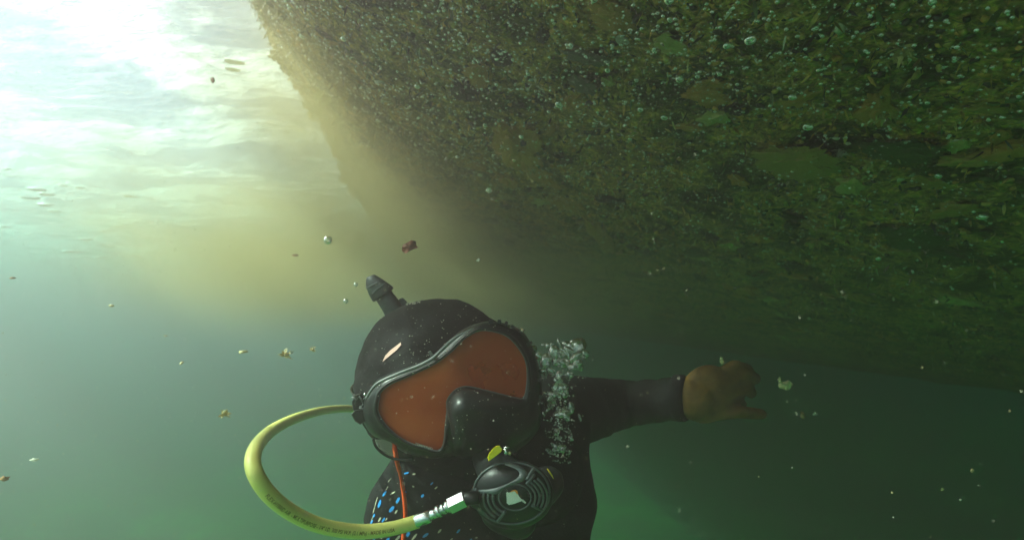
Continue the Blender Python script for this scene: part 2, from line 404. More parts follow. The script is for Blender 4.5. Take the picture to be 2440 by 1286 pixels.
def crom(pts, n, closed=False):
    """Catmull-Rom through tuples, n samples in all"""
    k = len(pts); segs = k if closed else k - 1; out = []
    for i in range(n):
        t_ = i * segs / (n if closed else n - 1); s = min(int(t_), segs - 1); f = t_ - s
        g = (lambda j: pts[j % k]) if closed else (lambda j: pts[max(0, min(k - 1, j))])
        p0, p1, p2, p3 = g(s - 1), g(s), g(s + 1), g(s + 2)
        out.append(tuple(0.5 * (2 * b_ + (c - a) * f + (2 * a - 5 * b_ + 4 * c - d) * f * f + (3 * b_ - a - 3 * c + d) * f ** 3) for a, b_, c, d in zip(p0, p1, p2, p3)))
    return out
def tube_mesh(pts, rad, seg=16, cap=True):
    """pts: Vectors, rad: float or list"""
    n = len(pts); V = []; Fc = []
    T = [(pts[min(n - 1, i + 1)] - pts[max(0, i - 1)]).normalized() for i in range(n)]
    nrm = T[0].orthogonal().normalized(); frames = []
    for i in range(n):
        nrm = (nrm - T[i] * nrm.dot(T[i])).normalized(); frames.append((nrm.copy(), T[i].cross(nrm)))
        r = rad[i] if isinstance(rad, (list, tuple)) else rad
        for k in range(seg):
            a = 2 * math.pi * k / seg; V.append(pts[i] + (nrm * math.cos(a) + frames[-1][1] * math.sin(a)) * r)
    for i in range(n - 1):
        for k in range(seg):
            Fc.append((i * seg + k, i * seg + (k + 1) % seg, (i + 1) * seg + (k + 1) % seg, (i + 1) * seg + k))
    if cap:
        Fc.append(tuple(range(seg - 1, -1, -1))); Fc.append(tuple((n - 1) * seg + k for k in range(seg)))
    return V, Fc
def tube(name, pts, rad, mat, parent=None, seg=16):
    V, Fc = tube_mesh([Vector(p) for p in pts], rad, seg); return meshobj(name, V, Fc, mat, parent)
def vec(t_): return Vector(t_)
def empty(name, loc):
    o = bpy.data.objects.new(name, None); o.location = loc; o.empty_display_size = .05; COL.objects.link(o); return o
def adopt(o, parent):
    """parent o without moving it (its vertices are already in world space)"""
    o.parent = parent; o.matrix_parent_inverse = Matrix.Translation(-parent.location); return o

def fused(name, capsules, ells, voxel, mat, smooth=6, boxes=()):
    """one continuous surface grown from tapered limbs and ellipsoids"""
    bg_ = Bag()
    for (a, b_, ra, rb) in capsules:
        a, b_ = Vector(a), Vector(b_); n = 10
        for i in range(n + 1):
            f = i / n; r = ra + (rb - ra) * f; q = a.lerp(b_, f); bg_.add(I2v * r + np.array(q), I2f)
        V, Fc = tube_mesh([a, b_], [ra, rb], 20); bg_.add([tuple(x) for x in V], Fc)
    for (c, rx, ry, rz, rot) in ells:
        M = np.array(rot.to_3x3()) if rot is not None else np.eye(3)
        v3 = np.array([tuple(x) for x in ICO3[0]])
        bg_.add((v3 * np.array([rx, ry, rz])) @ M.T + np.array(Vector(c)), ICO3[1])
    o = bg_.build(name, [mat])
    md = o.modifiers.new('r', 'REMESH'); md.mode = 'VOXEL'; md.voxel_size = voxel; md.use_smooth_shade = True
    ms = o.modifiers.new('s', 'SMOOTH'); ms.iterations = smooth; ms.factor = 0.6
    dg = bpy.context.evaluated_depsgraph_get(); dg.update()
    me = bpy.data.meshes.new_from_object(o.evaluated_get(dg)); old = o.data
    o.modifiers.clear(); o.data = me; bpy.data.meshes.remove(old); me.name = name; me.shade_smooth()
    if not me.materials: me.materials.append(mat)
    return o

ROLL = R(27)
HC = P(1060, 938, 0.665)                       # centre of the head
rollM = Matrix.Rotation(PITCH, 3, 'X') @ Matrix.Rotation(-ROLL, 3, 'Y')
person = empty('person', P(1150, 1286, 0.75))
tag(person, 'diver in black hood and suit, one arm stretched out under the hull', 'person')
sh_r = P(1300, 985, .80)      # shoulder of the outstretched arm
elb = P(1480, 962, 1.04); wr = P(1628, 948, .85)
sh_l = P(975, 1240, .77); elb_l = P(930, 1750, .70); wr_l = P(1120, 1980, .45)
ch = P(1165, 1180, .79); bel = P(1160, 1500, .80); pel = P(1160, 1900, .84)
caps = [
    (HC + Vector((0.01, .03, -.05)), ch, .062, .085),
    (sh_r, elb, .062, .048), (elb, wr, .045, .034),
    (sh_l, elb_l, .062, .045), (elb_l, wr_l, .043, .032),
    (P(1240, 1060, .80), sh_r, .075, .062), (P(1080, 1190, .79), sh_l, .07, .062),
    (P(1280, 1120, .81), P(1290, 1210, .80), .075, .072), (P(1336, 1010, .80), P(1334, 1180, .80), .047, .050),
    (pel + Vector((-.07, 0, -.03)), pel + Vector((-.09, .06, -.46)), .085, .058), (pel + Vector((-.09, .06, -.46)), pel + Vector((-.10, .22, -.86)), .056, .036),
    (pel + Vector((.07, 0, -.03)), pel + Vector((.10, .10, -.46)), .085, .058), (pel + Vector((.10, .10, -.46)), pel + Vector((.11, .28, -.85)), .056, .036),
    (pel + Vector((-.10, .22, -.86)), pel + Vector((-.11, .16, -.97)), .036, .026), (pel + Vector((.11, .28, -.85)), pel + Vector((.12, .22, -.96)), .036, .026),
]
eR = rollM
ells = [
    (HC + eR @ Vector((.004, .012, .012)), .090, .092, .104, eR),
    (ch + Vector((.0, .02, -.06)), .152, .105, .17, Matrix.Rotation(R(-4), 3, 'Y')),
    (bel, .135, .095, .20, None), (pel, .150, .105, .13, None),
    (P(1300, 1190, .80), .080, .08, .12, None),
    # face: brow, nose, cheeks, chin
    (HC + eR @ Vector((.008, -.066, .032)), .056, .020, .018, eR), (HC + eR @ Vector((.018, -.088, -.024)), .012, .020, .024, eR),
    (HC + eR @ Vector((-.026, -.062, -.03)), .024, .022, .022, eR), (HC + eR @ Vector((.046, -.062, -.03)), .024, .022, .022, eR),
    (HC + eR @ Vector((.016, -.045, -.078)), .045, .040, .035, eR),
    (wr_l + Vector((0, -.04, 0)), .042, .05, .022, None),
]
body = fused('body', caps, ells, 0.006, neo, 5)
adopt(body, person)
nrm_ = [v_.normal.copy() for v_ in body.data.vertices]; nco_ = []
for v_, vn_ in zip(body.data.vertices, nrm_):     # slack folds of the suit
    q = v_.co; f_ = noise.noise(Vector((q.x * 9, q.y * 9, q.z * 26))) * .0035 + noise.noise(Vector((q.x * 45 + q.z * 18, q.y * 16, q.z * 16))) * .0030 * (1 if q.x > .10 else .5)
    nco_ += list(q + vn_ * f_)
body.data.vertices.foreach_set('co', nco_); body.data.update()
body.data.materials.append(skin)
for p_ in body.data.polygons:                    # bare skin shows only behind the mask
    loc = eR.inverted() @ (Vector(p_.center) - HC)
    if abs(loc.x - .006) < .070 and -.046 < loc.z < .050 and loc.y < -.030: p_.material_index = 1
eye_m = simple('eye_white', (0.75, 0.72, 0.66), 0.2, 0.5); iris_m = simple('dark_iris', (0.02, 0.015, 0.01), 0.2, 0.5); brow_m = simple('eyebrow_hair', (0.10, 0.06, 0.04), 0.8, 0.2)
for s in (-1, 1):
    c = HC + eR @ Vector((.004 + s * .033, -.080, -.004))
    ey = meshobj('eye', [x * .0125 + c for x in ICO3[0]], ICO3[1], eye_m); adopt(ey, person)
    ir = meshobj('iris', [Vector((x.x * .0065, x.y * .003, x.z * .0065)) + c + Vector((0, -.0115, 0)) for x in ICO2[0]], ICO2[1], iris_m, ey)
    bw = tube('eyebrow', [HC + eR @ Vector((.004 + s * (.016 + .012 * k), -.088 + .004 * k, .022 + .004 * math.sin(k))) for k in range(4)], [.002, .0035, .003, .001], brow_m); adopt(bw, person)

# hood
HA, HB_, HCc = .113, .104, .126
def head_pt(dx, dz):
    """front surface of the hood, in the head's own frame"""
    k = 1 - (dx / HA) ** 2 - (dz / HCc) ** 2
    return HC + eR @ Vector((dx, -HB_ * math.sqrt(max(0, k)), dz))
hv_, hf_ = [], []
NU, NV = 96, 72
for j in range(NV + 1):
    th = math.pi * j / NV
    for i in range(NU):
        ph = 2 * math.pi * i / NU
        x = Vector((HA * math.sin(th) * math.cos(ph), HB_ * math.sin(th) * math.sin(ph), HCc * math.cos(th)))
        tz = max(0.0, min(1.0, (.045 - x.z) / .13)); tz = tz * tz * (3 - 2 * tz); x.x *= 1 - (.30 if x.x < 0 else .12) * tz
        n_ = x.normalized(); w_ = noise.noise(n_ * 2.4) * .0045 + noise.noise(Vector((n_.x * 5, n_.y * 5, n_.z * 14))) * .0016
        seam = math.exp(-((x.x - .012) / .0016) ** 2) * .0014 + math.exp(-((x.z - .074 - .1 * x.x) / .0018) ** 2) * .0007
        x += n_ * (w_ + seam)
        hv_.append(HC + eR @ x)
# the opening of the hood for the face
def in_face(c):
    l_ = eR.inverted() @ (c - HC); return l_.y < -.05 and ((l_.x - .006) / .066) ** 2 + ((l_.z - .002) / .044) ** 2 < 1
for j in range(NV):
    for i in range(NU):
        q = (j * NU + i, j * NU + (i + 1) % NU, (j + 1) * NU + (i + 1) % NU, (j + 1) * NU + i)
        if not in_face(sum((hv_[k] for k in q), Vector()) / 4): hf_.append(q)
hood = meshobj('hood', hv_, hf_, neo); adopt(hood, person)
# neck skirt of the hood falling onto the chest
nk = fused('hood_collar', [(HC + Vector((.01, .0, -.085)), P(1110, 1180, .745), .080, .100), (P(1060, 1080, .70), P(985, 1225, .745), .058, .072), (P(1190, 1080, .70), P(1270, 1120, .76), .065, .08)], [], .006, neo, 8)
adopt(nk, person)

dg = bpy.context.evaluated_depsgraph_get(); dg.update()
def bvh(*objs):
    V, Fc = [], []
    for o in objs:
        n = len(V); V += [tuple(o.matrix_world @ v.co) for v in o.data.vertices]; Fc += [tuple(k + n for k in p_.vertices) for p_ in o.data.polygons]
    return BVHTree.FromPolygons(V, Fc)
suit_tree = bvh(body, nk); hood_tree = bvh(hood)
def on(tree, px, py, lift=.0008, default=.72):
    d = P(px, py, 1).normalized(); hit = tree.ray_cast(Vector((0, 0, 0)), d)
    if hit[0] is None: return P(px, py, default)
    return hit[0] + (hit[1] if hit[1].dot(d) < 0 else -hit[1]) * lift
def decal(name, tree, outline, mat, parent, lift=.0009, sub=0):
    """a flat print lying on the cloth, outline in photo pixels"""
    c = tuple(sum(x) / len(outline) for x in zip(*outline)); V = [on(tree, *c, lift)] + [on(tree, *p_, lift) for p_ in outline]
    n = len(outline); o = meshobj(name, V, [(0, 1 + i, 1 + (i + 1) % n) for i in range(n)], mat); adopt(o, parent) if parent.type == 'EMPTY' else setattr(o, 'parent', parent)
    return o
blue_m = simple('bright_blue_print', (0.02, 0.28, 0.75), 0.5, 0.4); cream_m = simple('cream_print', (0.55, 0.50, 0.36), 0.6, 0.3); pink_m = simple('pale_pink_print', (0.85, 0.50, 0.42), 0.6, 0.3)
sw = decal('swoosh_mark', hood_tree, [(913, 862), (919, 848), (930, 836), (943, 826), (956, 816), (957, 822), (947, 834), (936, 843), (925, 852)], pink_m, person, .0012)
sw['label'] = 'pale pink curved stroke printed on the hood'
# short blue and cream dashes printed on the chest
dash = [(970, 1126, 12, 4, -15, 0), (918, 1175, 16, 5, -55, 0), (906, 1199, 21, 6, -72, 0), (950, 1190, 17, 7, -62, 0), (935, 1211, 20, 8, -48, 0), (893, 1227, 9, 4, -68, 0), (887, 1243, 14, 4, -62, 0),
        (915, 1237, 14, 5, -58, 0), (967, 1171, 8, 4, -40, 0), (1008, 1179, 10, 6, -50, 0), (1015, 1272, 18, 7, -38, 0), (974, 1270, 14, 8, -62, 0), (925, 1283, 12, 6, -40, 0), (892, 1285, 9, 5, -40, 0), (1004, 1286, 9, 6, -40, 0), (960, 1290, 9, 5, -60, 0),
        (938, 1173, 16, 3, -35, 1), (946, 1217, 12, 4, -55, 1), (906, 1236, 13, 4, -60, 1), (949, 1279, 16, 6, -50, 1), (989, 1276, 22, 5, -52, 1), (911, 1278, 8, 5, -45, 1), (931, 1142, 14, 1.6, -55, 1), (924, 1162, 12, 1.6, -62, 1),
        (898, 1195, 26, 1.4, -74, 1), (893, 1213, 22, 1.4, -74, 1), (888, 1235, 16, 1.2, -70, 1), (988, 1128, 8, 4, -10, 1), (986, 1157, 6, 4, 30, 1), (922, 1235, 9, 2.4, -60, 1), (1040, 1160, 9, 3, -40, 1),
        (1030, 1150, 9, 3, -45, 0), (1056, 1210, 14, 5, -50, 0), (1092, 1262, 13, 5, -50, 0), (1048, 1262, 13, 5, -50, 1), (1120, 1285, 14, 5, -50, 0), (1075, 1283, 12, 4, -50, 1)]
for (x, y, L, w, a, c) in dash:
    a = R(a); dx, dy = math.cos(a), math.sin(a)
    ol = [(x + dx * L * .5 * math.cos(k * math.pi / 4) - dy * w * .5 * math.sin(k * math.pi / 4), y + dy * L * .5 * math.cos(k * math.pi / 4) + dx * w * .5 * math.sin(k * math.pi / 4)) for k in range(8)]
    decal('printed_dash', suit_tree, ol, cream_m if c else blue_m, person, .0012)

# gloved hand at the end of the arm
glove_m = simple('tan_leather_glove', (0.15, 0.075, 0.010), 0.7, 0.3, var=0.35, bump=0.5, scale=60)
GD = .84
def G(x, y, dd=0.0): return P(x, y, GD + dd)
pxm = GD / F_PX
gcaps = [(wr.lerp(G(1655, 950), .45), G(1655, 950), .032, .036)]
fingers = [  # knuckle, middle joint, tip, thickness
    ((1712, 898, .0), (1752, 872, .012), (1782, 880, .040), .0115),
    ((1728, 916, -.004), (1776, 890, .010), (1800, 902, .042), .0120),
    ((1732, 938, -.004), (1776, 920, .012), (1790, 936, .042), .0118),
    ((1722, 962, .0), (1756, 950, .014), (1768, 964, .038), .0105),
    ((1700, 985, -.006), (1752, 980, -.012), (1815, 986, .004), .0112)]
for k, (a, b_, c, r) in enumerate(fingers):
    gcaps += [(G(1680, 945), G(*a), r * 1.5, r * 1.15), (G(*a), G(*b_), r * 1.12, r), (G(*b_), G(*c), r, r * .82)]
glove = fused('glove', gcaps, [(G(1685, 938), .044, .024, .050, Matrix.Rotation(R(35), 3, 'Y'))], .0032, glove_m, 5)
adopt(glove, person); glove['label'] = 'tan glove on the outstretched hand'
cuff = tube('glove_cuff', [wr.lerp(G(1655, 950), f) for f in (-.75, -.3, .1, .4)], [.038, .0385, .038, .035], neo, None, 24); adopt(cuff, person)

# ---------------------------------------------------------------- mask
MD = .556
def md(px, py): return MD + (px - 1075) * 2.2e-5 + ((px - 1075) ** 2) * 1.6e-7
inner = [(908, 933), (930, 915), (964, 900), (1000, 884), (1038, 865), (1077, 836), (1100, 812), (1117, 799), (1144, 787), (1183, 791), (1212, 804), (1236, 830), (1252, 859), (1256, 891), (1254, 925), (1247, 947), (1233, 948), (1197, 939), (1157, 929), (1114, 920), (1090, 925), (1073, 940), (1064, 958), (1065, 980), (1061, 1010), (1058, 1048), (1051, 1068), (1037, 1073), (1015, 1066), (983, 1057), (951, 1040), (921, 1013), (904, 988), (900, 970), (904, 948)]
outer = [(884, 926), (903, 900), (952, 878), (996, 862), (1032, 843), (1062, 817), (1092, 792), (1120, 776), (1160, 765), (1207, 771), (1244, 788), (1268, 824), (1283, 868), (1291, 912), (1293, 960), (1290, 1004), (1268, 1044), (1225, 1078), (1180, 1096), (1140, 1100), (1118, 1100), (1104, 1099), (1094, 1097), (1086, 1095), (1079, 1093), (1070, 1091), (1060, 1090), (1038, 1094), (1003, 1090), (962, 1077), (928, 1053), (890, 1038), (868, 1010), (860, 982), (866, 950)]
bul = [0] * 15 + [.004, .012, .022, .028, .030, .030, .026, .018, .010, .006, .003, 0] + [0] * 8
NR = 210
keys = [(a[0], a[1], b_[0], b_[1], c) for a, b_, c in zip(inner, outer, bul)]
ring = crom(keys, NR, True)
prof = [(0.0, .006), (0.0, -.003), (.06, -.0055), (.16, -.0065), (.26, -.0040), (.34, .0000), (.50, .001), (.72, .004), (.88, .012), (1.0, .030), (.93, .055)]
wts = [0, 0, .25, .6, .9, 1.0, 1.0, .85, .5, .1, 0]
mask = empty('diving_mask', P(1080, 950, MD)); tag(mask, 'black diving mask with orange tinted lens over the face of the diver', 'diving mask')
V = []
for (ix, iy, ox, oy, bz) in ring:
    for (f, dz), w_ in zip(prof, wts):
        x, y = ix + (ox - ix) * f, iy + (oy - iy) * f
        V.append(P(x, y, md(x, y) + dz - bz * w_))
m_ = len(prof)
Fc = [(i * m_ + k, ((i + 1) % NR) * m_ + k, ((i + 1) % NR) * m_ + k + 1, i * m_ + k + 1) for i in range(NR) for k in range(m_ - 1)]
skirt = meshobj('frame', V, Fc, rub); adopt(skirt, mask)
lens = NT('orange_tinted_lens'); lens.n.remove(lens.b)
df = lens.add('ShaderNodeBsdfDiffuse'); df.inputs['Color'].default_value = (.85, .16, .04, 1)
tcn = lens.add('ShaderNodeTexCoord'); nz = lens.add('ShaderNodeTexNoise', i_Scale=22.0, i_Detail=5.0); lens.l(tcn.outputs['Object'], nz.inputs['Vector'])
rp = lens.ramp(nz.outputs['Fac'], [(0.3, (.85, .15, .03)), (0.7, (.95, .22, .06))]); lens.l(rp.outputs[0], df.inputs['Color'])
tpp = lens.add('ShaderNodeBsdfTransparent'); tpp.inputs['Color'].default_value = (.95, .34, .07, 1)
gls = lens.add('ShaderNodeBsdfGlossy', i_Roughness=0.08)
mx = lens.add('ShaderNodeMixShader', i_Fac=0.5); fgn = lens.add('ShaderNodeTexNoise', i_Scale=9.0, i_Detail=2.0); lens.l(tcn.outputs['Object'], fgn.inputs['Vector']); fgr = lens.ramp(fgn.outputs['Fac'], [(0.40, (.30,) * 3), (0.60, (.60,) * 3)]); lens.l(fgr.outputs[0], mx.inputs[0]); lens.l(tpp.outputs[0], mx.inputs[1]); lens.l(df.outputs[0], mx.inputs[2])
fz = lens.add('ShaderNodeFresnel', i_IOR=1.25); mx2 = lens.add('ShaderNodeMixShader'); lens.l(fz.outputs[0], mx2.inputs[0]); lens.l(mx.outputs[0], mx2.inputs[1]); lens.l(gls.outputs[0], mx2.inputs[2]); lens.l(mx2.outputs[0], lens.out.inputs['Surface'])
LV = [P(a[0], a[1], md(a[0], a[1]) + .0005) for a in ring]; 
bm = bmesh.new(); vs_ = [bm.verts.new(x) for x in LV]; bm.faces.new(vs_); bmesh.ops.triangulate(bm, faces=bm.faces[:])
e_ = bmesh.ops.extrude_face_region(bm, geom=bm.faces[:]); bmesh.ops.translate(bm, verts=[x for x in e_['geom'] if isinstance(x, bmesh.types.BMVert)], vec=FW * .003)
me = bpy.data.meshes.new('lens'); bm.to_mesh(me); bm.free(); me.materials.append(lens.m); lo = link(bpy.data.objects.new('lens', me)); adopt(lo, mask)
rim_m = simple('grey_mask_trim', (0.13, 0.14, 0.14), 0.42, 0.5, var=.15, scale=50)
top = crom([(872, 950), (884, 930), (903, 911), (952, 889), (996, 872), (1030, 854), (1052, 834), (1075, 812), (1100, 795), (1128, 782)], 60)
trim = tube('trim_bead', [P(x, y, md(x, y) - .0075) for x, y in top], [.0008 + .0012 * math.sin(math.pi * min(1, i / 59 * 1.1)) ** .5 if i / 59 * 1.1 < 1 else .0006 for i in range(60)], rim_m, None, 10); adopt(trim, mask)
def gasket(pts, r): o = tube('lens_gasket', [P(x, y, md(x, y) - .0032) for x, y in pts], r, rim_m, None, 8); adopt(o, mask)
gasket([(a[0], a[1]) for a in ring[::2]] + [ring[0][:2]], .0007)
def slab(name, outline, d0, d1, mat, parent, dfun=None):
    n = len(outline); dfun = dfun or (lambda x, y: 0)
    cx, cy_ = (sum(p_[k] for p_ in outline) / n for k in (0, 1))
    sh = lambda p_, f: (cx + (p_[0] - cx) * f, cy_ + (p_[1] - cy_) * f)
    V = [P(*sh(p_, .90), d0 + dfun(*p_)) for p_ in outline] + [P(*p_, d0 + (d1 - d0) * .22 + dfun(*p_)) for p_ in outline] + [P(*p_, d1 + dfun(*p_)) for p_ in outline]
    Fc = [tuple(range(n - 1, -1, -1)), tuple(range(2 * n, 3 * n))]
    for k in (0, n): Fc += [(k + i, k + (i + 1) % n, k + n + (i + 1) % n, k + n + i) for i in range(n)]
    o = meshobj(name, V, Fc, mat, None, False); adopt(o, parent) if parent.type == 'EMPTY' else setattr(o, 'parent', parent); return o
for (x, y, w, h, a) in [(1170, 766, 13, 9, -5), (1190, 766, 12, 10, 5), (1206, 771, 10, 12, 25), (1221, 778, 10, 9, 30), (1243, 788, 14, 13, 40), (1262, 818, 10, 14, 65), (1278, 852, 10, 12, 70), (1288, 905, 9, 14, 85), (1290, 945, 9, 12, 90)]:
    a = R(a); c_, s_ = math.cos(a), math.sin(a)
    slab('ridge', [(x + c_ * u * w - s_ * v * h, y + s_ * u * w + c_ * v * h) for u, v in ((-.5, .5), (-.35, -.5), (.3, -.5), (.55, .5))], md(x, y) - .001, md(x, y) + .028, rub, mask)
slab('tab', [(1019, 838), (1026, 835), (1037, 850), (1031, 855)], md(1028, 845) - .006, md(1028, 845) + .004, rim_m, mask)
# clear lower edge of the skirt and its dark hem
flap_m = NT('clear_silicone'); b = flap_m.b; b.inputs['Base Color'].default_value = (.32, .33, .27, 1); b.inputs['Roughness'].default_value = .3; b.inputs['Alpha'].default_value = .75
fl = slab('skirt_flap', [(893, 1046), (912, 1046), (930, 1052), (944, 1066), (948, 1082), (940, 1088), (922, 1082), (904, 1072), (896, 1062)], .572, .5735, flap_m.m, mask)
hem = tube('skirt_hem', [P(x, y, .566) for x, y in crom([(889, 1044), (895, 1062), (910, 1078), (932, 1090), (958, 1095), (985, 1094)], 30)], .0014, rub); adopt(hem, mask)
for pts in ([(898, 1056), (904, 1063), (901, 1068)], [(904, 1070), (914, 1076), (921, 1078)]):
    o = tube('skirt_fold', [P(x, y, .569) for x, y in pts], .0007, rim_m, None, 6); adopt(o, mask)
# buckle and strap
bk = slab('buckle', [(845, 940), (858, 936), (872, 946), (878, 968), (874, 984), (858, 986), (842, 978), (838, 956)], .575, .592, rub, mask)
slab('latch', [(836, 986), (846, 976), (868, 974), (876, 984), (872, 1004), (858, 1011), (846, 1003)], .570, .590, rub, bk)
for pts in ([(838, 946), (848, 950), (846, 964)], [(850, 953), (856, 943), (866, 961)], [(866, 961), (862, 969), (857, 968)], [(856, 971), (866, 973), (873, 978)], [(866, 951), (874, 944), (884, 938)]):
    t_ = tube('lever', [P(x, y, .572) for x, y in pts], .0010, rim_m, bk, 6)
strap_pts = [(862, 962, .585), (850, 952, .62), (846, 940, .66), (858, 925, .72), (900, 900, .772), (1000, 880, .795), (1120, 880, .79), (1220, 900, .765), (1275, 930, .72), (1290, 960, .66), (1285, 975, .60)]
st = [P(*p_) for p_ in crom(strap_pts, 60)]
V = []; 
for i, q in enumerate(st):
    up_ = eR @ Vector((0, 0, 1)); o_ = (q - HC).normalized()
    for a, b_ in ((-1, 0), (1, 0), (1, 1), (-1, 1)): V.append(q + up_ * a * .010 + o_ * b_ * .002)
o = meshobj('strap', V, [(i * 4 + k, i * 4 + (k + 1) % 4, (i + 1) * 4 + (k + 1) % 4, (i + 1) * 4 + k) for i in range(59) for k in range(4)], rub); adopt(o, mask)
silver = simple('polished_steel', (0.85, 0.86, 0.86), 0.22, 0.5, metal=1.0)
glint_bead = meshobj('glint_bead', [x * .0018 + P(870, 939, .568) for x in ICO2[0]], ICO2[1], silver); adopt(glint_bead, mask)  # steel bead added for the silver glint on the buckle

def text_mesh(body_, size):
    cu = bpy.data.curves.new('t', 'FONT'); cu.body = body_; cu.size = size; cu.resolution_u = 2; cu.offset = size * .012
    o = bpy.data.objects.new('t', cu); COL.objects.link(o); dg_ = bpy.context.evaluated_depsgraph_get(); dg_.update()
    me_ = bpy.data.meshes.new_from_object(o.evaluated_get(dg_)); bpy.data.objects.remove(o); return me_
me = text_mesh('TEMPERED', 1.0)
w_ = max(v.co.x for v in me.vertices)
for v in me.vertices:
    sx_ = 44 / w_; x, y = v.co.x * sx_, v.co.y * 8.5; a = R(17)
    v.co = P(988 + x * math.cos(a) + y * math.sin(a), 1059 + x * math.sin(a) - y * math.cos(a), md(1000, 1050) - .0062)
me.materials.append(simple('grey_print', (.45, .45, .42), .6)); me.name = 'lens_lettering'
adopt(link(bpy.data.objects.new('lens_lettering', me)), mask)

# ---------------------------------------------------------------- regulator
RD = .470
reg = empty('regulator', P(1220, 1175, RD)); tag(reg, 'black breathing regulator with slotted round cover held at the mouth of the diver', 'regulator')
RX, RY = 94.0, 76.0
def D(u, v, h=0.0):
    """unit disc of the cover -> world; the cover is a shallow dome facing the camera"""
    r2 = min(1.2, u * u + v * v); z = .016 * (1 - r2 ** 1.4)
    return P(1219 + RX * u, 1174 - RY * v, RD + .016 - z - h)
def polar_patch(name, u0f, u1f, a0, a1, h, mat, parent, cx=0, cy_=0, n=28, th=.002, m=4):
    V = []; 
    for lay in (0, 1):
        for i in range(n + 1):
            a = a0 + (a1 - a0) * i / n
            for j in range(m + 1):
                r_ = u0f(a) + (u1f(a) - u0f(a)) * j / m
                V.append(D(cx + r_ * math.cos(a), cy_ + r_ * math.sin(a), h - th * lay))
    k = m + 1; L = (n + 1) * k; Fc = []
    for i in range(n):
        for j in range(m):
            q = (i * k + j, i * k + j + 1, (i + 1) * k + j + 1, (i + 1) * k + j); Fc.append(q); Fc.append(tuple(L + x for x in reversed(q)))
        Fc.append((i * k, (i + 1) * k, L + (i + 1) * k, L + i * k)); Fc.append((i * k + m, L + i * k + m, L + (i + 1) * k + m, (i + 1) * k + m))
    Fc.append(tuple([0] + [L + x for x in range(0, m + 1)] + [x for x in range(m, 0, -1)])); e = n * k
    Fc.append(tuple([e + x for x in range(0, m + 1)] + [L + e + x for x in range(m, -1, -1)]))
    o = meshobj(name, V, Fc, mat, None, True); adopt(o, parent); return o
pl_black = simple('black_plastic', (0.011, 0.013, 0.013), 0.35, 0.5, var=.2, bump=.05, scale=120)
pl_grey = simple('blue_grey_plastic', (0.11, 0.13, 0.13), 0.35, 0.5, var=.15, bump=.1, scale=120)
pl_yel = simple('yellow_plastic', (0.85, 0.70, 0.02), 0.35, 0.5)
# housing: round body, barrel to the mouthpiece, exhaust tee
Cc = P(1222, 1176, RD + .03)
hs = fused('housing', [(P(1140, 1185, RD + .018), P(1175, 1180, RD + .022), .011, .018), (Cc, P(1165, 1085, .575), .026, .020), (P(1262, 1180, RD + .045), P(1305, 1150, RD + .06), .022, .018), (P(1190, 1215, RD + .045), P(1235, 1235, RD + .05), .02, .02)],
           [(Cc, .0405, .022, .033, Matrix.Rotation(PITCH, 3, 'X')), (P(1222, 1174, RD + .022), .0395, .010, .0320, Matrix.Rotation(PITCH, 3, 'X'))], .0026, pl_black, 6)
adopt(hs, reg)
K = lambda c: (lambda a: c)
polar_patch('cover', K(0.0), K(.985), 0, 2 * math.pi, .0006, pl_black, reg, n=72, th=.004, m=10)
# rim: a raised edge round the cover
rim = tube('rim', [D(.965 * math.cos(a), .965 * math.sin(a), .0012) for a in [math.pi * 2 * i / 96 for i in range(97)]], .0011, pl_grey, None, 8); adopt(rim, reg)
# the swept plate over the lower half, with its curved upper edge
edge = crom([(-.90, -.02), (-.80, .10), (-.60, .115), (-.38, .17), (-.12, .29), (.08, .42), (.20, .58), (.14, .72), (-.02, .82), (-.18, .88)], 48)
lower = crom([(-.92, -.12), (-.74, .0), (-.58, -.02), (-.40, -.04), (-.24, .10), (-.02, .27), (.25, .36), (.42, .55), (.30, .78), (.06, .93), (-.16, .955)], 48)
V = [D(*p_, .0042) for p_ in edge] + [D(*p_, .0042) for p_ in lower] + [D(*p_, .0005) for p_ in edge] + [D(*p_, .0005) for p_ in lower]
Fc = []
for i in range(47): Fc += [(i, i + 1, 49 + i, 48 + i), (i + 1, i, 96 + i, 97 + i), (48 + i, 49 + i, 145 + i, 144 + i)]
adopt(meshobj('swept_plate', V, Fc, pl_grey), reg)
EC = (.085, -.13)
def rib(r, a0, a1, w=.022, name='rib'):
    lim = lambda a: None
    pts = []
    for i in range(15):
        a = R(a0 + (a1 - a0) * i / 14); u, v = EC[0] + r * 1.0 * math.cos(a), EC[1] + r * math.sin(a)
        if u * u + v * v > .97 ** 2: continue
        pts.append(D(u, v, .0030))
    if len(pts) > 3: adopt(tube(name, pts, .00115, pl_grey, None, 8), reg)
for k, r in enumerate((.56, .68, .80, .92, 1.02)): rib(r, 172 - 2 * k, 238 - 3 * k)
for k, r in enumerate((.52, .62, .72, .82)): rib(r, -28, 52 - 2 * k)
for a0, r0_, r1_ in ((55, .50, .86), (-30, .50, .84), (240, .50, .86), (62, .62, 1.0)):
    adopt(tube('spoke', [D(EC[0] + r_ * math.cos(R(a0)), EC[1] + r_ * math.sin(R(a0)), .0032) for r_ in [r0_ + (r1_ - r0_) * i / 6 for i in range(7)] if (EC[0] + r_ * math.cos(R(a0))) ** 2 + (EC[1] + r_ * math.sin(R(a0))) ** 2 < .95], .0016, pl_grey, None, 8), reg)
polar_patch('centre_disc', K(0.0), K(.40), 0, 2 * math.pi, .0030, pl_black, reg, *EC, n=48, th=.001, m=5)
adopt(tube('disc_edge', [D(EC[0] + .41 * math.cos(a), EC[1] + .41 * math.sin(a), .0034) for a in [math.pi * 2 * i / 60 for i in range(61)]], .0008, pl_grey, None, 8), reg)
em_w = simple('white_emblem', (.85, .83, .78), .35); em_o = simple('orange_emblem_edge', (.85, .33, .05), .4)
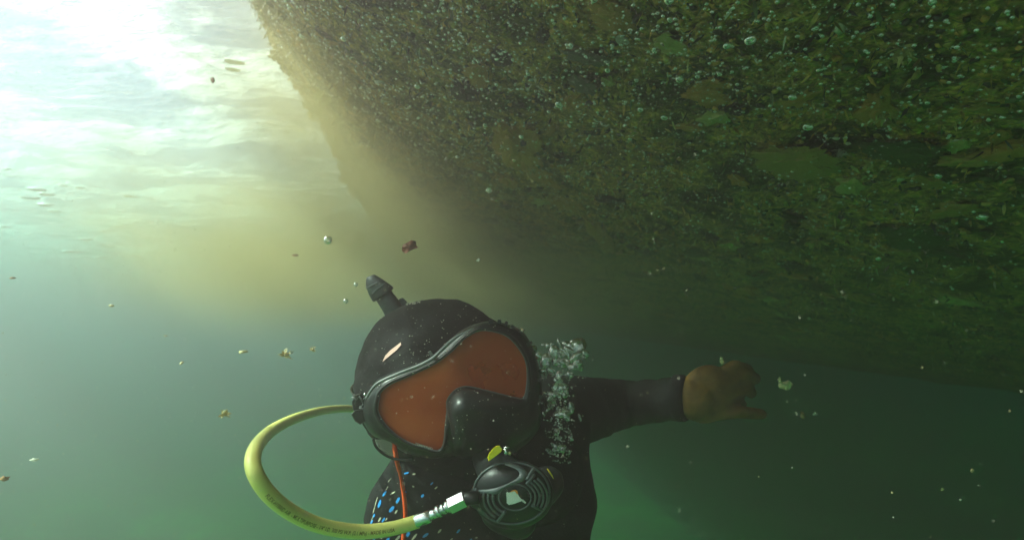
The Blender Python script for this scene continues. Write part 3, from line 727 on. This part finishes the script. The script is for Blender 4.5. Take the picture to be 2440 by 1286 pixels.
def emblem(name, px, h, mat, parent=None):
    # pixel outline on the cover: crop 5.45x with its origin at (1120, 1050)
    q = [((1120 + x / 5.45 - 1219) / RX, -(1050 + y / 5.45 - 1174) / RY) for x, y in px]
    bm = bmesh.new(); vs2 = [bm.verts.new(D(u, v, h)) for u, v in q]; bm.faces.new(vs2); bmesh.ops.triangulate(bm, faces=bm.faces[:])
    e2 = bmesh.ops.extrude_face_region(bm, geom=bm.faces[:]); bmesh.ops.translate(bm, verts=[x for x in e2['geom'] if isinstance(x, bmesh.types.BMVert)], vec=FW * -.0006)
    bmesh.ops.recalc_face_normals(bm, faces=bm.faces[:]); me_ = bpy.data.meshes.new(name); bm.to_mesh(me_); bm.free(); me_.materials.append(mat); o = link(bpy.data.objects.new(name, me_)); adopt(o, reg); return o
figure = [(470, 672), (484, 655), (498, 668), (525, 662), (540, 645), (580, 636), (608, 645), (616, 668), (612, 690), (632, 708), (648, 728), (640, 742), (612, 732), (585, 712), (560, 702), (540, 725), (536, 770), (560, 782), (610, 770), (668, 752), (690, 758), (728, 795), (716, 808), (690, 790), (672, 775), (640, 785), (560, 815), (505, 825), (476, 800), (474, 740), (486, 690)]
emblem('emblem', figure, .0036, em_w)
hl = [(525, 660), (545, 640), (582, 630), (612, 642), (620, 668), (615, 690), (608, 668), (598, 650), (578, 645), (552, 652)]
emblem('emblem_edge', hl, .0043, em_o)
# yellow lever above the cover, small metal adjuster, yellow knob edge on the far side
lev = slab('lever', [(1161, 1090), (1165, 1080), (1173, 1069), (1183, 1061), (1191, 1061), (1198, 1069), (1194, 1076), (1184, 1084), (1175, 1091), (1165, 1098)], RD + .004, RD + .014, pl_yel, reg); lev['label'] = 'yellow lever'
adj = tube('adjuster', [P(1205, 1067, RD + .012), P(1206, 1084, RD + .012)], .0022, silver, None, 12); adopt(adj, reg)
o = tube('adjuster_cap', [P(1201, 1066, RD + .011), P(1214, 1065, RD + .011)], .0008, silver, None, 8); adopt(o, reg)
o = meshobj('adjuster_knob', [x * .0019 + P(1215, 1079, RD + .012) for x in ICO2[0]], ICO2[1], simple('dull_brass', (.5, .45, .2), .4, metal=.6)); adopt(o, reg)
kn = tube('side_knob', [P(x, y, RD + .03) for x, y in ((1304, 1116), (1309, 1123), (1315, 1132), (1319, 1140))], [.0004, .0008, .0007, .0003], pl_yel, None, 8); adopt(kn, reg); kn['label'] = 'thin yellow edge of the side knob'

# ---------------------------------------------------------------- hose
hose = empty('air_hose', P(990, 1245, .478)); tag(hose, 'bright yellow air hose looping out to the left and back behind the head', 'hose')
hose_m = simple('yellow_hose_rubber', (0.98, 0.92, 0.26), 0.30, 0.5, var=.05, scale=40)
hp = [(996, 1241, .476), (930, 1259, .462), (850, 1265, .448), (760, 1250, .430), (690, 1217, .412), (637, 1172, .398), (606, 1120, .396), (606, 1075, .42), (636, 1034, .50), (685, 1004, .60), (745, 983, .72), (800, 974, .84), (850, 975, .93), (910, 990, .98), (960, 1080, .96), (985, 1240, .93), (1000, 1500, .93)]
HR = .0061
hpts = [P(*p_) for p_ in crom(hp, 260)]
ht = tube('hose_tube', hpts, HR, hose_m, None, 24); adopt(ht, hose)
# lettering printed along the lower run of the hose
cum = [0.0]
for a, b_ in zip(hpts, hpts[1:]): cum.append(cum[-1] + (b_ - a).length)
def at_len(s):
    s = max(0, min(cum[-1] - 1e-6, s)); k = max(i for i in range(len(cum)) if cum[i] <= s); k = min(k, len(hpts) - 2)
    f = (s - cum[k]) / (cum[k + 1] - cum[k]); return hpts[k].lerp(hpts[k + 1], f), (hpts[k + 1] - hpts[k]).normalized()
def near_len(px, py):
    t_ = P(px, py, 1).normalized(); best = min(range(len(hpts) // 2), key=lambda i: (hpts[i].normalized() - t_).length); return cum[best]
print_m = simple('ochre_print', (0.30, 0.20, 0.005), 0.6)
s_end = near_len(934, 1262); s_start = near_len(622, 1180)
me = text_mesh('FLEX-HYBRID AIR  - MULTIPURPOSE - 1/4" I.D. 300 PSI W.P. (2.1 MPa) - MADE IN USA', 1.0)
w_ = max(v.co.x for v in me.vertices)
for v in me.vertices:
    s = s_start + (s_end - s_start) * v.co.x / w_; c, T = at_len(s); T = -T
    toc = (-c).normalized(); up_ = toc.cross(T).normalized() * (1 if toc.cross(T).z > -9 else -1); up_ = T.cross(toc).normalized()
    if up_.z < 0: up_ = -up_
    h = (v.co.y - .35) * .0042 - .0014; a = h / HR; out = toc - T * toc.dot(T); out.normalize()
    v.co = c + (out * math.cos(a) + up_ * math.sin(a)) * (HR + .00025)
me.materials.append(print_m); me.name = 'hose_lettering'; adopt(link(bpy.data.objects.new('hose_lettering', me)), hose)
# chromed coupling at the end of the hose
def seg_tube(name, x0, y0, x1, y1, r, mat, parent, d=.474, n=6):
    V, Fc = tube_mesh([P(x0, y0, d), P(x0 + (x1 - x0) * .06, y0 + (y1 - y0) * .06, d), P(x0 + (x1 - x0) * .94, y0 + (y1 - y0) * .94, d), P(x1, y1, d)], [r * .88, r, r, r * .88], n * 4)
    o = meshobj(name, V, Fc, mat, None, True); adopt(o, parent); return o
seg_tube('ferrule', 989, 1242, 1026, 1228, .0058, silver, hose)
seg_tube('sleeve', 1024, 1228, 1041, 1220, .0044, silver, hose)
for k in range(3): seg_tube('collar', 1042 + k * 11, 1219 - k * 5.5, 1050 + k * 11, 1215 - k * 5.5, (.0056, .0050, .0056)[k], silver, hose)
seg_tube('stem', 1040, 1220, 1090, 1195, .0036, silver, hose)
V, Fc = tube_mesh([P(1073, 1204, .474), P(1108, 1187, .474)], .0078, 6); adopt(meshobj('hex_nut', V, Fc, silver, None, False), hose)
seg_tube('boot', 1106, 1188, 1142, 1184, .0060, rub, hose)

# ---------------------------------------------------------------- lanyard, snorkel
cord_m = simple('orange_red_cord', (0.80, 0.085, 0.012), 0.6, 0.3, var=.2, bump=.3, scale=300)
cp = crom([(938, 1040, .578), (939, 1060, .574), (943, 1080, .571), (946, 1097, .576), (953, 1125, .590), (960, 1160, .60), (965, 1200, .60), (966, 1240, .60), (962, 1275, .60), (958, 1330, .60), (952, 1500, .62), (960, 1700, .64)], 70)
ld = tube('lanyard', [P(*c) for c in cp], [.0026 - .0006 * (1 if 24 < i < 30 else 0) for i in range(70)], cord_m, None, 10); tag(ld, 'thin orange red cord hanging from the mask down over the chest', 'cord')

sn = empty('snorkel', P(930, 745, .70)); tag(sn, 'short dark flattened tube end sticking up behind the hood, tilted left', 'snorkel')
tubem = simple('grey_black_tube', (0.035, 0.045, 0.042), 0.45, 0.5, var=.5, bump=.3, scale=120)
def flat_tube(name, secs, mat, parent, d=.705):
    """secs: centre px, centre py, half width px, half depth m, direction angle"""
    V = []; n = 20
    for (x, y, hw, hd, a) in secs:
        ax, ay = math.cos(R(a)), math.sin(R(a))
        for k in range(n):
            t_ = 2 * math.pi * k / n; c_, s_ = math.cos(t_), math.sin(t_)
            c_ = math.copysign(abs(c_) ** .7, c_); s_ = math.copysign(abs(s_) ** .7, s_)
            V.append(P(x + ax * hw * c_, y + ay * hw * c_, d + hd * s_))
    m = len(secs); Fc = [(i * n + k, i * n + (k + 1) % n, (i + 1) * n + (k + 1) % n, (i + 1) * n + k) for i in range(m - 1) for k in range(n)]
    Fc += [tuple(range(n - 1, -1, -1)), tuple((m - 1) * n + k for k in range(n))]
    o = meshobj(name, V, Fc, mat, None, True); adopt(o, parent); return o
flat_tube('tube', [(985, 830, 26, .014, -38), (955, 775, 26, .014, -30), (943, 748, 25, .014, -28), (930, 726, 23, .013, -33), (920, 712, 22, .012, -36), (912, 700, 22, .012, -36)], tubem, sn)
flat_tube('splash_cap', [(914, 704, 27, .015, -34), (912, 700, 30, .016, -34), (900, 686, 26, .015, -33), (888, 670, 19, .012, -30), (884, 661, 13, .009, -25), (882, 657, 9, .006, -22)], tubem, sn)
flat_tube('band', [(889, 676, 20.5, .0135, -28), (891, 679, 21.5, .0140, -28)], rim_m, sn)
slab('clip', [(951, 712), (960, 709), (969, 718), (977, 736), (966, 748), (952, 742), (946, 726)], .700, .712, tubem, sn)
hv2 = [(920, 713), (930, 706), (938, 700)]
for k in range(5):
    o = tube('groove_ridge', [P(899 + 5 * k - 12, 700 - 3 * k, .690), P(899 + 5 * k - 2, 690 - 4 * k, .688)], .0008, rim_m, None, 6); adopt(o, sn)
# ================================================================ exhaled bubbles
# big bubbles: the wall mirrors beyond the critical angle and bends what lies behind
gt = NT('exhaled_bubble_film'); gt.n.remove(gt.b)
tcx = gt.add('ShaderNodeTexCoord'); nzx = gt.add('ShaderNodeTexNoise', i_Scale=1.0, i_Detail=2.0); mpx = gt.add('ShaderNodeMapping'); mpx.inputs['Scale'].default_value = (2.6, 2.6, .8); gt.l(tcx.outputs['Object'], mpx.inputs[0]); gt.l(mpx.outputs[0], nzx.inputs['Vector'])
bpx = gt.add('ShaderNodeBump', i_Strength=0.35, i_Distance=0.003); gt.l(nzx.outputs['Fac'], bpx.inputs['Height'])
frx = gt.add('ShaderNodeFresnel', i_IOR=0.76); gt.l(bpx.outputs[0], frx.inputs['Normal'])
glx = gt.add('ShaderNodeBsdfGlossy', i_Roughness=0.05); gt.l(bpx.outputs[0], glx.inputs['Normal'])
rfx = gt.add('ShaderNodeBsdfRefraction', i_IOR=0.85, i_Roughness=0.05); gt.l(bpx.outputs[0], rfx.inputs['Normal'])
mxx = gt.add('ShaderNodeMixShader'); fro = gt.add('ShaderNodeMixShader', i_Fac=0.0); trl = gt.add('ShaderNodeBsdfDiffuse'); trl.inputs['Color'].default_value = (.8, .85, .8, 1); fmx = gt.add('ShaderNodeMath', operation='MAXIMUM'); fmx.inputs[1].default_value = .2; gt.l(frx.outputs[0], fmx.inputs[0]); gt.l(fmx.outputs[0], mxx.inputs[0]); gt.l(rfx.outputs[0], mxx.inputs[1]); gt.l(glx.outputs[0], mxx.inputs[2]); gt.l(mxx.outputs[0], fro.inputs[1]); gt.l(trl.outputs[0], fro.inputs[2]); gt.l(fro.outputs[0], gt.out.inputs['Surface'])
EB = gt.m
rb = random.Random(5)
specs = []
for (x0, x1, y0, y1, n, rlo, rhi) in [(1268, 1345, 815, 850, 16, 4, 11), (1330, 1400, 812, 850, 10, 6, 13), (1285, 1385, 848, 895, 22, 5, 15), (1302, 1350, 905, 955, 14, 5, 12), (1292, 1385, 965, 1000, 16, 4, 12), (1320, 1362, 1000, 1045, 10, 3, 9), (1302, 1360, 1055, 1085, 12, 3, 8)]:
    for _ in range(n): specs.append((rb.uniform(x0, x1), rb.uniform(y0, y1), rb.uniform(rlo, rhi)))
specs = [q for q in specs if rb.random() < .8]
specs += [(1372, 828, 26), (1352, 822, 12), (1395, 842, 10), (1320, 838, 15), (1327, 926, 21), (1340, 865, 22), (1370, 872, 17), (1338, 985, 19), (1334, 1068, 15), (1300, 860, 17)]
ebm = [blob_mesh('exhaled_bubble', EB, ICO5, .17, 1.1, 50 + k, fine=.03) for k in range(8)]
for i, (x, y, r) in enumerate(specs):
    d = rb.uniform(.53, .60); s = r * d / F_PX
    o = link(bpy.data.objects.new('exhaled_bubble', ebm[i % 8]))
    o.matrix_world = Matrix.Translation(P(x, y, d)) @ Matrix.Rotation(rb.uniform(0, 6.28), 4, 'Y') @ Matrix.Rotation(rb.uniform(-.6, .6), 4, 'X') @ Matrix.Diagonal((s * rb.uniform(.8, 1.4), s * .8, s * rb.uniform(.45, .9), 1))
    tag(o, 'wobbly glassy bubble in the column of breath rising right of the mask', 'bubble', 'exhaled bubbles rising beside the mask')

bag = Bag()
for i in range(420):
    k = rb.random(); y = 812 + 290 * k ** .9; w = 62 - 34 * k; x = 1335 + rb.gauss(0, .5) * w
    d = rb.uniform(.52, .61); r = rb.uniform(.0003, .0012); bag.add(I2v * r * np.array([1, 1, .8]) + np.array(P(x, y, d)), I2f)
fr_ = bag.build('breath_froth', [BM]); tag(fr_, kind='stuff')
# bubbles flattened against the water surface
sb = [(88, 445, 40, 10), (110, 455, 30, 8), (72, 468, 36, 9), (108, 488, 34, 8), (150, 442, 20, 5), (190, 452, 22, 5), (165, 455, 14, 4), (128, 508, 26, 6), (20, 388, 16, 5), (14, 543, 26, 5), (34, 500, 16, 3), (205, 562, 30, 8), (170, 592, 40, 6), (250, 580, 28, 4), (262, 585, 22, 4), (325, 606, 26, 4), (240, 610, 26, 4), (330, 582, 16, 4), (280, 538, 26, 4), (255, 548, 26, 5), (392, 587, 12, 3), (520, 655, 22, 3), (522, 668, 14, 3), (530, 650, 18, 3), (320, 585, 14, 3), (310, 462, 30, 5), (362, 470, 14, 3), (488, 577, 10, 2), (70, 560, 18, 3), (130, 557, 18, 3), (440, 582, 10, 3), (665, 490, 14, 4), (640, 520, 8, 4), (700, 380, 12, 4), (735, 425, 14, 5), (560, 145, 40, 5), (555, 168, 30, 4)]
sbm = [blob_mesh('surface_bubble', FOAM, ICO3, .22, 1.1, 70 + k) for k in range(4)]
for i, (x, y, w, h) in enumerate(sb):
    r = P(x, min(y, 640), 1.0); k = min((H - .004) / r.z, 4.2); q = r * k; m = k / F_PX
    o = link(bpy.data.objects.new('surface_bubble', sbm[i % 4]))
    o.matrix_world = Matrix.Translation(q + Vector((0, 0, wave(q.x, q.y) - h * m * .8))) @ Matrix.Rotation(rnd.uniform(-.3, .3), 4, 'Z') @ Matrix.Diagonal((w * m * .55, w * m * .4, max(h * m * .5, .003), 1))
    tag(o, 'flat silvery bubble floating against the water surface left of the hull', 'bubble', 'bubbles under the water surface')

# ================================================================ drifting bits
leaf_m = simple('dead_leaf', (0.42, 0.24, 0.10), 0.6, 0.3, var=.4, bump=.4, scale=150)
tan_m = simple('tan_flake', (0.70, 0.58, 0.30), 0.6, 0.3, var=.3, bump=.4, scale=200)
white_m = simple('pale_fleck', (0.80, 0.76, 0.60), 0.6, 0.3)
dark_leaf = simple('reddish_brown_leaf', (0.17, 0.055, 0.025), 0.6, 0.3, var=.4, bump=.4, scale=150)
def flake(px, py, wpx, hpx, d, mat, label, ang=0, seed=0, name='leaf_fragment', cat='leaf'):
    r = random.Random(seed); n = 11; ring_ = []
    for k in range(n):
        a = 2 * math.pi * k / n; rr = .65 + .45 * r.random(); ring_.append((math.cos(a) * rr, math.sin(a) * rr))
    m = d / F_PX; a = R(ang); V = []
    for lay in (0, 1):
        V.append((0, lay * .0004, 0))
        for (x, y) in ring_:
            X, Z = x * wpx * .5 * m, y * hpx * .5 * m
            V.append((X * math.cos(a) - Z * math.sin(a), lay * .0004 + .25 * abs(X) + r.uniform(-.1, .1) * hpx * m, X * math.sin(a) + Z * math.cos(a)))
    Fc = [(0, 1 + k, 1 + (k + 1) % n) for k in range(n)] + [(n + 1, n + 2 + (k + 1) % n, n + 2 + k) for k in range(n)] + [(1 + k, n + 2 + k, n + 2 + (k + 1) % n, 1 + (k + 1) % n) for k in range(n)]
    o = meshobj(name, V, Fc, mat, None, True); o.location = P(px, py, d); tag(o, label, cat); return o
def fuzz(px, py, wpx, d, mat, label, seed):
    o = tuft('weed_fragment', mat, 34, wpx * .55 * d / F_PX, seed); o.location = P(px, py, d); o.rotation_euler = (R(80), R(20), R(seed * 13)); tag(o, label, 'weed'); return o
flake(975, 588, 44, 30, .80, dark_leaf, 'reddish brown leaf scrap drifting above the hood', 20, 1)
flake(506, 191, 10, 20, 1.0, dark_leaf, 'tiny dark leaf scrap against the bright water surface', 20, 2)
flake(577, 838, 28, 9, .60, tan_m, 'slim orange tan flake left of the hood', 8, 3, 'flake', 'flake')
flake(432, 864, 13, 7, .60, tan_m, 'small pale flake below and left of the slim orange one', 30, 4, 'flake', 'flake')
flake(264, 728, 14, 6, .7, tan_m, 'small yellow flake in the open water on the left', 0, 5, 'flake', 'flake')
flake(28, 662, 16, 6, .7, leaf_m, 'orange speck at the left edge halfway down', 0, 6, 'flake', 'flake')
flake(394, 800, 14, 4, .7, tan_m, 'thin pale sliver above the small pale flake', 0, 7, 'flake', 'flake')
flake(8, 1140, 26, 14, .5, leaf_m, 'blurred brown flake cut by the left edge near the bottom', 0, 8, 'flake', 'flake')
flake(80, 1095, 26, 8, .6, white_m, 'white sliver near the lower left corner', 5, 9, 'flake', 'flake')
flake(1875, 918, 38, 26, .9, tan_m, 'bright cream leaf scrap right of the gloved hand', 10, 10)
flake(1858, 905, 9, 16, .9, tan_m, 'small upright prong beside the bright cream leaf scrap', 10, 11)
flake(1720, 858, 12, 20, .82, tan_m, 'tiny tan triangle just above the gloved hand', 20, 12)
flake(1913, 990, 14, 20, 1.1, leaf_m, 'dim brown scrap low right of the gloved hand', 20, 13)
flake(1942, 985, 10, 8, 1.1, white_m, 'faint pale speck beside the dim brown scrap', 20, 14, 'flake', 'flake')
flake(1165, 453, 14, 16, .95, white_m, 'pale fleck in front of the hull, left of the middle', 60, 15, 'flake', 'flake')
flake(703, 608, 20, 8, 1.1, leaf_m, 'faint pinkish flake in the glowing cloud beside the hull', 0, 16, 'flake', 'flake')
flake(1140, 620, 12, 8, .9, white_m, 'small whitish fleck above and right of the snorkel tip', 30, 17, 'flake', 'flake')
flake(1075, 1112, 22, 8, .62, white_m, 'pale fleck in front of the collar under the mask', 10, 18, 'flake', 'flake')
fuzz(679, 846, 40, .60, tan_m, 'largest feathery tan weed fragment left of the hood', 3)
fuzz(742, 833, 22, .60, tan_m, 'smaller feathery fragment right of the largest one', 4)
fuzz(532, 988, 34, .60, tan_m, 'feathery fragment left of the yellow hose', 5)
ov = blob_mesh('drifting_bubble', BM, ICO3, .12, 1.2, 90)
for (x, y, r, d, lb) in [(781, 572, 10, .8, 'single round bubble in the glowing water left of the hull'), (848, 678, 5, .7, 'tiny round bubble just left of the snorkel tip'), (824, 717, 6, .7, 'tiny bubble left of the hood')]:
    o = link(bpy.data.objects.new('drifting_bubble', ov)); s = r * d / F_PX; o.matrix_world = Matrix.Translation(P(x, y, d)) @ Matrix.Diagonal((s, s, s, 1)); tag(o, lb, 'bubble')

# fine suspended matter: uncountable
bag = Bag(); rs = random.Random(3)
tet = np.array([(1, 1, 1), (-1, -1, 1), (-1, 1, -1), (1, -1, -1)]) * .6; tf = [(0, 1, 2), (0, 3, 1), (0, 2, 3), (1, 3, 2)]
for i in range(11000):
    d = .22 + 2.2 * rs.random() ** 1.4; x = rs.uniform(-250, 2700); y = rs.uniform(-150, 1450)
    q = P(x, y, d)
    w = q - W0; u_ = w.dot(AH)
    if q.z > H - .03 or (u_ > 0 and q.z > hull_pt(u_, w.dot(LD)).z - .02): continue
    if x > 1250 and rs.random() < .72: continue
    if .50 < d < .95 and 830 < x < 1430 and y > 700: continue
    r = rs.uniform(.00022, .0007) * (.5 + d * .9)
    M = np.array(Matrix.Rotation(rs.uniform(0, 6.28), 3, Vector((rs.random(), rs.random(), rs.random() + .01)).normalized()))
    bag.add((tet * r * np.array([1, rs.uniform(.4, 1), rs.uniform(.3, 1)])) @ M.T + np.array(q), tf, rs.choice([0, 0, 1]))
sus = bag.build('suspended_particles', [white_m, tan_m], None, False); tag(sus, kind='stuff')
# pinhead bubbles sitting on the hood, mask and suit
bag = Bag()
allt = bvh(hood, skirt, body, nk)
for i in range(650):
    x, y = rs.gauss(1050, 110), rs.gauss(880, 110)
    if i % 4 == 0: x, y = rs.uniform(900, 1400), rs.uniform(720, 1280)
    r = P(x, y, 1).normalized(); hit = allt.ray_cast(Vector((0, 0, 0)), r)
    if hit[0] is None or hit[0].length > 1.0: continue
    rr = rs.uniform(.00022, .0007); n_ = hit[1] if hit[1].dot(r) < 0 else -hit[1]
    bag.add(I1v * rr + np.array(hit[0] + n_ * rr * .6), I1f, 0 if rs.random() < .6 else 1)
for i in range(60):
    a = rs.uniform(0, 1); x, y = 950 + 55 * a + rs.uniform(-3, 3), 727 - 9 * a + rs.uniform(-2, 3)
    if i % 2: x, y = 893 + 28 * a + rs.uniform(-2, 2), 770 - 24 * a + rs.uniform(-2, 2)
    r = P(x, y, 1).normalized(); hit = allt.ray_cast(Vector((0, 0, 0)), r)
    if hit[0] is None: continue
    bag.add(I1v * rs.uniform(.0004, .0011) + np.array(hit[0]), I1f, 1)
o = bag.build('pinhead_bubbles', [BM, white_m]); tag(o, kind='stuff')

# cloud of silt scraped off the hull, drifting along the waterline; two more added for hazy glow
def cloud(c, r, dens, seed, rot=0.0):
    m = bpy.data.materials.new('silt'); m.use_nodes = True; n = m.node_tree.nodes; L = m.node_tree.links.new
    for x in list(n):
        if x.type != 'OUTPUT_MATERIAL': n.remove(x)
    v = n.new('ShaderNodeVolumePrincipled'); v.inputs['Color'].default_value = (.98, .80, .38, 1); v.inputs['Anisotropy'].default_value = .12; v.inputs['Absorption Color'].default_value = (0, 0, 0, 1)
    tc_ = n.new('ShaderNodeTexCoord'); ln = n.new('ShaderNodeVectorMath'); ln.operation = 'LENGTH'; L(tc_.outputs['Object'], ln.inputs[0])
    mr = n.new('ShaderNodeMapRange'); mr.interpolation_type = 'SMOOTHERSTEP'; mr.inputs[1].default_value = 1.0; mr.inputs[2].default_value = 0.1; mr.inputs[3].default_value = 0; mr.inputs[4].default_value = dens
    L(ln.outputs['Value'], mr.inputs[0])
    nz_ = n.new('ShaderNodeTexNoise'); nz_.inputs['Scale'].default_value = 1.7; nz_.inputs['Detail'].default_value = 3; L(tc_.outputs['Object'], nz_.inputs['Vector'])
    m2_ = n.new('ShaderNodeMapRange'); m2_.inputs[1].default_value = .35; m2_.inputs[2].default_value = .62; m2_.inputs[3].default_value = .25; m2_.inputs[4].default_value = 1.3; L(nz_.outputs[0], m2_.inputs[0])
    mu = n.new('ShaderNodeMath'); mu.operation = 'MULTIPLY'; L(mr.outputs[0], mu.inputs[0]); L(m2_.outputs[0], mu.inputs[1]); L(mu.outputs[0], v.inputs['Density']); L(v.outputs[0], n['Material Output'].inputs['Volume'])
    me_ = bpy.data.meshes.new('silt_cloud'); me_.from_pydata([tuple(x) for x in ICO3[0]], [], ICO3[1]); me_.materials.append(m)
    o = link(bpy.data.objects.new('silt_cloud', me_)); o.location = c; o.scale = r; o.rotation_euler = (0, 0, rot); tag(o, kind='stuff'); return o
cloud(P(800, 590, 1.9), (1.0, 1.5, .42), 2.5, 1, R(12))
cloud(P(830, 240, 1.3), (.50, 1.0, .28), 2.6, 2, R(12))  # second cloud added to brighten and soften the hull edge
cloud(P(1250, 690, 1.75), (.80, 1.0, .26), 1.0, 3, R(12))  # third cloud added to turn the haze under the hull olive gold
